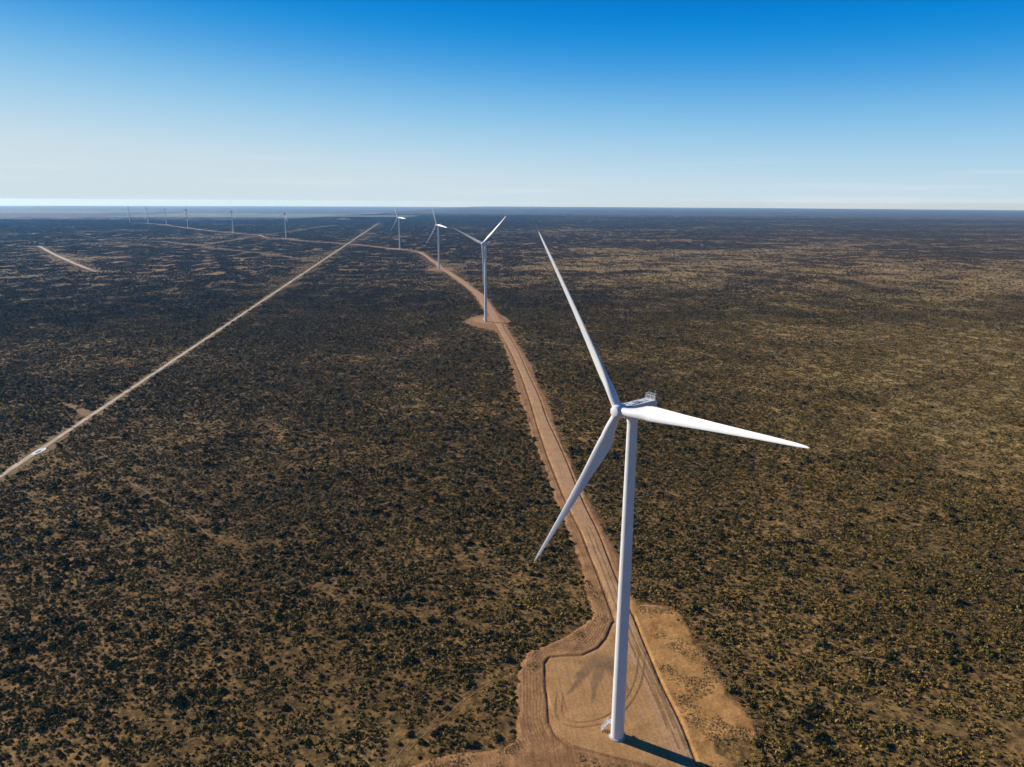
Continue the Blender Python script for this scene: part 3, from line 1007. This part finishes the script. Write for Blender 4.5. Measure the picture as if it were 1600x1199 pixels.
def blade_mesh():
    rs = np.array([1.1, 1.8, 2.6, 3.6, 4.8, 6.2, 7.8, 9.6, 12, 15, 18.5, 22.5, 27, 31.5, 36, 40, 43.5, 46, 47.6, 48.4, 48.85, 49.0])
    ch = np.interp(rs, [1.1, 2.4, 5, 7.5, 9.5, 12, 18, 27, 36, 43.5, 47, 48.4, 49.0], [2.05, 2.05, 2.5, 3.25, 3.55, 3.4, 2.7, 1.95, 1.36, 0.92, 0.66, 0.4, 0.10])
    tk = np.interp(rs, [1.1, 2.4, 5, 7.5, 9.5, 14, 22, 32, 49], [1.0, 1.0, 0.72, 0.46, 0.36, 0.28, 0.22, 0.18, 0.15])
    rn = np.interp(rs, [1.1, 2.4, 7.5], [1.0, 1.0, 0.0])             # round root fading to the wing section
    tw = np.radians(np.interp(rs, [1.1, 6, 10, 18, 28, 40, 49], [14, 13.5, 12, 8, 4.5, 2.0, 1.0]) + 9.5)
    bend = 4.1 * (rs / 49.0) ** 1.6
    n = 28
    t = np.linspace(0, 2 * np.pi, n, endpoint=False)
    xc = 0.5 * (1 + np.cos(t))                                       # 1 = trailing edge, 0 = leading edge
    yt = 5 * (0.2969 * np.sqrt(xc) - 0.126 * xc - 0.3516 * xc ** 2 + 0.2843 * xc ** 3 - 0.1036 * xc ** 4)
    V = []
    for r, c, k, q, w, bd in zip(rs, ch, tk, rn, tw, bend):
        side = np.where(np.sin(t) >= 0, 1.0, -1.0)
        foil_y = side * yt * k * np.where(side > 0, 1.05, 0.85)      # side>0 = downwind (suction) side
        px = (0.32 + 0.18 * q - xc) * c                              # along the chord, + to the leading edge
        py = -foil_y * c
        cx_, cy_ = -np.cos(t) * 0.5 * c, -np.sin(t) * 0.5 * c
        a = (1 - q) * px + q * cx_; b = (1 - q) * py + q * cy_
        lead = a * math.cos(w) - b * math.sin(w)
        upw = a * math.sin(w) + b * math.cos(w) + bd
        V.append(np.stack([upw, lead, np.full(n, r)], 1))
    V = np.concatenate(V)
    nr_ = len(rs)
    F = [(i * n + j, i * n + (j + 1) % n, (i + 1) * n + (j + 1) % n, (i + 1) * n + j) for i in range(nr_ - 1) for j in range(n)]
    me = bpy.data.meshes.new('blade')
    me.from_pydata([tuple(v) for v in V], [], F + [tuple(range((nr_ - 1) * n, nr_ * n))])
    me.materials.append(M_white)
    me.polygons.foreach_set('use_smooth', [True] * len(F) + [False])
    me.update()
    return me


BLADE = blade_mesh()
# turbine-local frame: +X looks upwind


def rotor_mats(phase):
    ti = math.radians(5)
    n = Vector((math.cos(ti), 0, math.sin(ti)))
    a = Vector((0, 0, 1)).cross(n).normalized(); b = n.cross(a)
    hub = Vector((0, 0, HUBH)) + n * 5.0
    out = []
    for k in range(3):
        p = phase + k * 2 * math.pi / 3
        er = math.cos(p) * b + math.sin(p) * a; et = -math.sin(p) * b + math.cos(p) * a
        out.append(Matrix(((n.x, et.x, er.x, hub.x), (n.y, et.y, er.y, hub.y), (n.z, et.z, er.z, hub.z), (0, 0, 0, 1))))
    return out, hub, n


def make_turbine():
    root = bpy.data.objects.new('wind_turbine', None)
    C.objects.link(root)
    mats_, hub, n = rotor_mats(0)
    m = MB()
    prof = [(0.0, 1.78)] + [(z, 1.76 - 0.54 * (z / 89.3) ** 1.15) for z in np.linspace(0.3, 89.3, 24)]
    m.lathe(prof, (0, 0, 0.55), (0, 0, 1), 56)
    tower = m.build('tower', M_white, root)
    m = MB()
    for z in (22.0, 45.0, 68.0):                                      # weld collars, barely proud
        r = 1.76 - 0.54 * (z / 89.3) ** 1.15
        m.lathe([(0, r + 0.004), (0.0, r + 0.02), (0.16, r + 0.02), (0.16, r + 0.004)], (0, 0, z + .55), (0, 0, 1), 48, False, False)
    m.build('flange', M_white, tower)
    m = MB()
    m.lathe([(0, 2.25), (0.30, 2.2), (0.36, 2.1), (0.36, 1.7)], (0, 0, 0.30), (0, 0, 1), 40, False)
    m.build('foundation', M_concrete, root)
    # nacelle: a rounded box from the rotor back
    m = MB()
    secs = [(3.05, 1.05, -1.2, 1.05), (2.95, 1.35, -1.6, 1.35), (2.2, 1.55, -1.85, 1.50), (-2.0, 1.60, -1.95, 1.50), (-6.3, 1.55, -1.75, 1.50), (-6.75, 1.48, -1.6, 1.42), (-6.85, 1.2, -1.3, 1.2)]
    V = []; q = 6; cr_ = 0.16
    for xx, hw, z0, z1 in secs:
        ring = []
        for (cx_, cz_, a0) in ((hw - cr_, z1 - cr_, 0), (-hw + cr_, z1 - cr_, 90), (-hw + cr_, z0 + cr_, 180), (hw - cr_, z0 + cr_, 270)):
            for s in range(q):
                a = math.radians(a0 + 90 * s / (q - 1))
                ring.append((xx, cx_ + cr_ * math.cos(a), HUBH + cz_ + cr_ * math.sin(a)))
        V += ring
    nn = 4 * q
    F = [(i * nn + j, i * nn + (j + 1) % nn, (i + 1) * nn + (j + 1) % nn, (i + 1) * nn + j) for i in range(len(secs) - 1) for j in range(nn)]
    m.add(V, F); m.add(V[:nn], [tuple(reversed(range(nn)))]); m.add(V[-nn:], [tuple(range(nn))])
    m.lathe([(-0.2, 1.35), (1.6, 1.5)], (0, 0, 88.6), (0, 0, 1), 40)
    nac = m.build('nacelle', M_white, root)
    top = HUBH + 1.50
    # roof hatch frames and dark marking between them
    m = MB()
    for cx_, cy_, sx_, sy_ in ((1.55, 0.0, 0.16, 1.9), (-0.15, 0.0, 0.16, 1.9), (0.7, 0.95, 1.86, 0.16), (0.7, -0.95, 1.86, 0.20), (-0.75, 0.0, 0.5, 1.9), (-1.35, 0.55, 0.8, 0.45), (-1.9, -0.1, 0.5, 1.6), (-2.5, 0.45, 0.8, 0.5)):
        m.box((cx_, cy_, top + 0.02), (sx_, sy_, 0.05))
    m.build('roof_marking', M_stripe, nac)
    m = MB(); m.box((0.6, 0, top + 0.05), (1.5, 1.6, 0.12)); m.build('hatch', M_white, nac)
    m = MB(); m.box((-3.9, 0, top + 0.03), (1.1, 1.1, 0.08)); m.build('hatch', M_galv, nac)
    # cooler standing across the rear of the roof
    m = MB()
    for yy in (-1.42, 0, 1.42):
        m.box((-6.1, yy, top + 0.5), (0.2, 0.12, 1.0))
    for zz in (0.12, 0.97):
        m.box((-6.1, 0, top + zz), (0.22, 3.0, 0.12))
    for yy in (-1.3, 1.3):
        m.tube((-6.1, yy, top + 0.9), (-5.2, yy, top + 0.02), 0.05)
    cool = m.build('cooler', M_galv, nac)
    for yy in (-0.71, 0.71):
        m = MB()
        m.box((-6.1, yy, top + 0.54), (0.12, 1.28, 0.72))
        for z in range(4):
            m.box((-6.02, yy, top + 0.28 + z * 0.17), (0.06, 1.26, 0.05))
        m.build('radiator', M_grid, cool)
    m = MB()
    rp = [(-5.9, -1.35), (-5.9, 1.35), (-6.7, 1.35), (-6.7, -1.35)]
    for (a, b) in zip(rp, rp[1:] + rp[:1]):
        m.tube((a[0], a[1], top + 1.4), (b[0], b[1], top + 1.4), 0.035, 5)
    for (a, b) in rp + [(-5.9, 0)]:
        m.tube((a, b, top + 1.0 if a > -6.3 else top), (a, b, top + 1.4), 0.035, 5)
    m.build('railing', M_galv, cool)
    m = MB()
    m.tube((-6.5, 1.0, top), (-6.5, 1.0, top + 2.2), 0.04, 5); m.tube((-6.5, 0.7, top + 2.1), (-6.5, 1.3, top + 2.1), 0.03, 5)
    m.build('wind_vane', M_galv, nac)
    # rotor hub with a flat nose cap
    m = MB()
    m.lathe([(-1.75, 1.45), (-1.6, 1.62), (0.0, 1.64), (0.6, 1.58), (1.05, 1.42), (1.28, 1.22), (1.34, 1.1), (1.36, 0.0001)], hub, n, 48, True, False)
    m.lathe([(-1.9, 1.2), (-1.7, 1.2)], hub, n, 32)
    hb = m.build('hub', M_white, root)
    m = MB()
    m.lathe([(1.15, 1.30), (1.42, 1.24), (1.5, 1.08), (1.52, 0.0001)], hub, n, 40, True, False)
    m.build('nose_cap', M_white, hb)
    for k in range(3):
        b = link('blade', BLADE, root)
        b.matrix_local = mats_[k]
    return root, tower


def local_stairs(tower, root, az):
    """door, landing and stair on the side of the tower towards +-; given in turbine-local frame"""
    R = Matrix.Rotation(-az, 3, 'Z')
    cen = Vector((28.65, 162.38, 0))
    foot = R @ (Vector((24.7, 164.6, 0)) - cen)
    d = R @ Vector((-0.52, 0.854, 0))
    plat = d * 2.55
    side = (foot - plat); side.z = 0
    sdir = side.normalized(); lat = Vector((-sdir.y, sdir.x, 0))
    H = 3.1
    fr = Matrix((sdir, lat, Vector((0, 0, 1)))).transposed()
    frd = Matrix((d, Vector((-d.y, d.x, 0)), Vector((0, 0, 1)))).transposed()
    m = MB(); m.box(d * 1.745 + Vector((0, 0, H + 1.15)), (0.12, 0.9, 2.1), frd)
    dr_ = m.build('door', M_galv, tower)
    m = MB(); m.box(plat + Vector((0, 0, H)), (1.7, 1.5, 0.1), frd)
    land = m.build('landing', M_white, root)
    m = MB()
    for a, b in ((-.75, -.7), (.75, -.7), (.75, .7), (-.75, .7)):
        p = plat + frd @ Vector((a, b, 0)); m.tube((p.x, p.y, 0.4), (p.x, p.y, H + 1.1), 0.05, 6)
    for z in (0.55, 1.1):
        p = [plat + frd @ Vector((a, b, 0)) for a, b in ((.75, -.7), (.75, .7))]
        m.tube((p[0].x, p[0].y, H + z), (p[1].x, p[1].y, H + z), 0.04, 6)
    m.build('handrail', M_white, land)
    start = plat + sdir * 0.8 + Vector((0, 0, H)); end = foot + Vector((0, 0, 0.45))
    m = MB()
    along = end - start
    for s in (-0.55, 0.55):
        a = start + lat * s; b = end + lat * s
        ax = (b - a).normalized(); up_ = ax.cross(lat).normalized()
        f2 = Matrix((ax, lat, ax.cross(lat))).transposed()
        m.box((a + b) / 2, ((b - a).length, 0.09, 0.28), f2)
    stair = m.build('staircase', M_white, root)
    for k in range(13):
        t = (k + 0.5) / 13
        q = MB(); q.box(start + along * t, (0.28, 1.02, 0.05), fr); q.build('tread', M_galv, stair)
    m = MB()
    for s in (-0.55, 0.55):
        for hh in (0.55, 1.05):
            m.tube(start + lat * s + Vector((0, 0, hh)), end + lat * s + Vector((0, 0, hh)), 0.035, 6)
        for t in (0.0, 0.33, 0.66, 1.0):
            p = start + along * t + lat * s
            m.tube(p, p + Vector((0, 0, 1.05)), 0.035, 6)
    m.build('handrail', M_white, stair)


AZ = RAD(-141.43)
turb, tower = make_turbine()
local_stairs(tower, turb, AZ)


def copy_tree(o, parent=None):
    c = o.copy(); C.objects.link(c)
    if parent is not None:
        c.parent = parent
    for ch in list(kids.get(o.name, [])):
        copy_tree(ch, c)
    return c


kids = {}
for o in list(C.objects):
    if o.parent:
        kids.setdefault(o.parent.name, []).append(o)
TURB = [
    (28.65, 162.38, -141.43, -35.85, 'nearest and largest white wind turbine, standing on the gravel pad at the bottom'),
    (-31.7, 844.7, -131.0, 50.0, 'second white turbine along the gravel road, one blade raised to the right'),
    (-155.7, 1527.1, -142.0, -24.0, 'third white turbine along the road, standing where the road narrows'),
    (-339.1, 2179.0, -136.0, -27.0, 'fourth white turbine, just past the bend where the road turns left'),
    (-844.8, 2715.2, -130.0, 9.0, 'fifth turbine, left of the straight pale track, one blade straight up'),
    (-1222.3, 3190.6, -125.0, 12.0, 'sixth turbine, small and alone at centre left beyond the plain scrub'),
    (-1676.3, 3771.5, -120.0, 25.0, 'rightmost of the four tiny turbines at far left on the horizon'),
    (-2036.5, 4302.9, -141.0, -39.0, 'second from right of the four tiny turbines at far left'),
    (-2222.4, 4462.1, -141.0, 24.0, 'third from right of the four tiny turbines at far left'),
    (-2457.1, 4700.2, -141.0, 48.0, 'leftmost and furthest of the tiny turbines on the horizon'),
]
turbs = [turb]
for k in range(1, len(TURB)):
    turbs.append(copy_tree(turb))
for k, (o, (tx, ty, az, ph, lab)) in enumerate(zip(turbs, TURB)):
    base_h = 0.12 if k == 0 else -0.1
    o.location = (tx, ty, float(gz(tx, ty)) + base_h)
    o.rotation_euler = (0, 0, RAD(az))
    o['label'] = lab; o['category'] = 'wind turbine'; o['group'] = 'wind turbines in a line along the gravel road'
    mm, _, _ = rotor_mats(RAD(ph))
    bl = [c for c in C.objects if c.parent == o and c.name.startswith('blade')]
    for b, q in zip(bl, mm):
        b.matrix_local = q
for k in range(1, len(TURB)):      # pale aprons of gravel at the foot of the further ones
    tx, ty = TURB[k][:2]
    if k >= 3:
        patch('gravel_pad', [(tx - 38, ty - 26), (tx + 34, ty - 30), (tx + 40, ty + 22), (tx - 30, ty + 28)], 0.34, M_road, 9, 6, 80 + k)


def on(xx, yy, z=0.16):
    return (xx, yy, float(gz(xx, yy)) + z)


M_mud = mat('white_dried_mud', (0.8, 0.78, 0.74), 0.8, 0.3, lambda t, b: t.links.new(cramp(t, noise(t, pos(t), 0.6), [(0.3, (0.70, 0.67, 0.62)), (0.7, (0.86, 0.84, 0.80))]), b.inputs['Base Color']))
M_water = mat('muddy_water', (0.30, 0.31, 0.32), 0.06, 0.5)
patch('dried_mud', [(-269.8, 378.5), (-267.0, 378.5), (-266.2, 383), (-266.8, 387), (-268.8, 391), (-270.6, 387.5), (-270.8, 382)], 0.19, M_mud, 0.7, 0.8, 71)
patch('puddle_water', [(-268.7, 380.5), (-267.6, 380.6), (-267.4, 383), (-268.2, 386.5), (-269.4, 386), (-269.6, 383)], 0.22, M_water, 0.4, 0.6, 72)
patch('dried_mud', [(-391.6, 1254), (-388.6, 1253), (-390, 1268), (-393, 1271)], 0.2, M_mud, 1.0, 1.5, 73)
patch('pale_gravel', [(15.9, 478), (19.3, 477), (19.0, 487), (15.8, 488)], 0.49, M_track, 0.8, 0.8, 75)
patch('pale_gravel', [(17.6, 470), (20.3, 469), (20.0, 474), (17.5, 475)], 0.49, M_track, 0.8, 0.8, 76)


# ---------------------------------------------------------------- farm and far trees
def tree(xx, yy, h, w, seed, label, group):
    root = bpy.data.objects.new('tree', None); C.objects.link(root)
    q = MB(); q.tube((0, 0, -0.2), (0.1, 0.05, h * 0.5), 0.05 * h, 8, 0.025 * h)
    g = random.Random(seed)
    for k in range(4):
        a = g.uniform(0, 6.28); q.tube((0.1, 0.05, h * (0.3 + .05 * k)), (math.cos(a) * w * .3, math.sin(a) * w * .3, h * .62), 0.018 * h, 5, 0.008 * h)
    q.build('trunk', M_bark, root)
    ls = []
    for k in range(6):
        a = g.uniform(0, 6.28); r = g.uniform(0.0, 0.32) * w
        v, f, t = leaf_dome(46, w * g.uniform(.22, .34), h * g.uniform(.28, .42), w * 0.075, seed * 10 + k)
        ls.append((v + np.array([math.cos(a) * r, math.sin(a) * r, h * g.uniform(.22, .6)]), f, t))
    V, F, T = merge(ls)
    me = np_mesh('crown', V, F, M_crown); fattr(me, 'tint', T)
    link('crown', me, root)
    root.location = on(xx, yy, 0); root['label'] = label; root['category'] = 'tree'; root['group'] = group


fx, fy = -1489.0, 2296.0
house = bpy.data.objects.new('farmhouse', None); C.objects.link(house)
m = MB(); m.box((0, 0, 1.6), (13, 8, 3.2)); m.add([(-6.5, -4, 3.2), (-6.5, 4, 3.2), (-6.5, 0, 5.1)], [(0, 2, 1)]); m.add([(6.5, -4, 3.2), (6.5, 4, 3.2), (6.5, 0, 5.1)], [(0, 1, 2)])
wl = m.build('wall', M_wall, house)
m = MB()
for s in (-1, 1):
    m.add([(-7, s * 4.6, 3.0), (7, s * 4.6, 3.0), (7, 0, 5.3), (-7, 0, 5.3), (-7, s * 4.6, 2.85), (7, s * 4.6, 2.85), (7, 0, 5.15), (-7, 0, 5.15)], [(0, 1, 2, 3), (7, 6, 5, 4), (0, 4, 5, 1), (1, 5, 6, 2), (3, 7, 4, 0)])
m.build('roof', M_roof, house)
for xx in (-4, 4):
    m = MB(); m.box((xx, -4.02, 1.7), (1.4, .1, 1.1)); m.build('window', M_glass, wl)
m = MB(); m.box((0, -4.02, 1.1), (1.1, .1, 2.2)); m.build('door', M_dark, wl)
house.location = on(fx, fy, 0); house.rotation_euler = (0, 0, .3)
house['label'] = 'small pale farmhouse among dark trees at the far end of the short track'; house['category'] = 'house'
for k, (dx, dy, h, w) in enumerate(((-32, 4, 8, 12), (-20, 10, 7, 10), (-9, -6, 7, 9), (16, 6, 9, 13), (28, 12, 8, 12), (44, 4, 7, 12), (58, 8, 6, 10))):
    tree(fx + dx, fy + dy, h, w, 40 + k, 'dark bushy tree beside the farmhouse at far left', 'trees round the farmhouse')
for k, (xx, yy, h, w) in enumerate(((-1395, 5760, 17, 30), (-1412, 5790, 14, 26), (-1255, 5700, 18, 34), (-1232, 5730, 16, 30), (-1205, 5700, 18, 36), (-1180, 5740, 15, 30), (-1150, 5720, 17, 32), (-1125, 5750, 14, 28))):
    tree(xx, yy, h, w, 60 + k, 'dark tree in the row beside the pale pan near the horizon', 'trees beside the pale pan')

# ---------------------------------------------------------------- haze
HZ = 52000.0
m = MB(); m.box((0, 0, (-236 + 147) / 2.0), (2 * HZ, 2 * HZ, 383))
mh = bpy.data.materials.new('haze_air'); mh.use_nodes = True
t = mh.node_tree; t.nodes.clear()
oo = NN(t, 'ShaderNodeOutputMaterial'); pv = NN(t, 'ShaderNodeVolumePrincipled')
pv.inputs['Color'].default_value = (0.18, 0.50, 1.0, 1)
pv.inputs['Density'].default_value = 4.2e-5
pv.inputs['Absorption Color'].default_value = (0.95, 0.97, 1, 1)
pv.inputs['Anisotropy'].default_value = 0.2
t.links.new(pv.outputs[0], oo.inputs['Volume'])
m.build('haze', mh, None, kind='stuff')
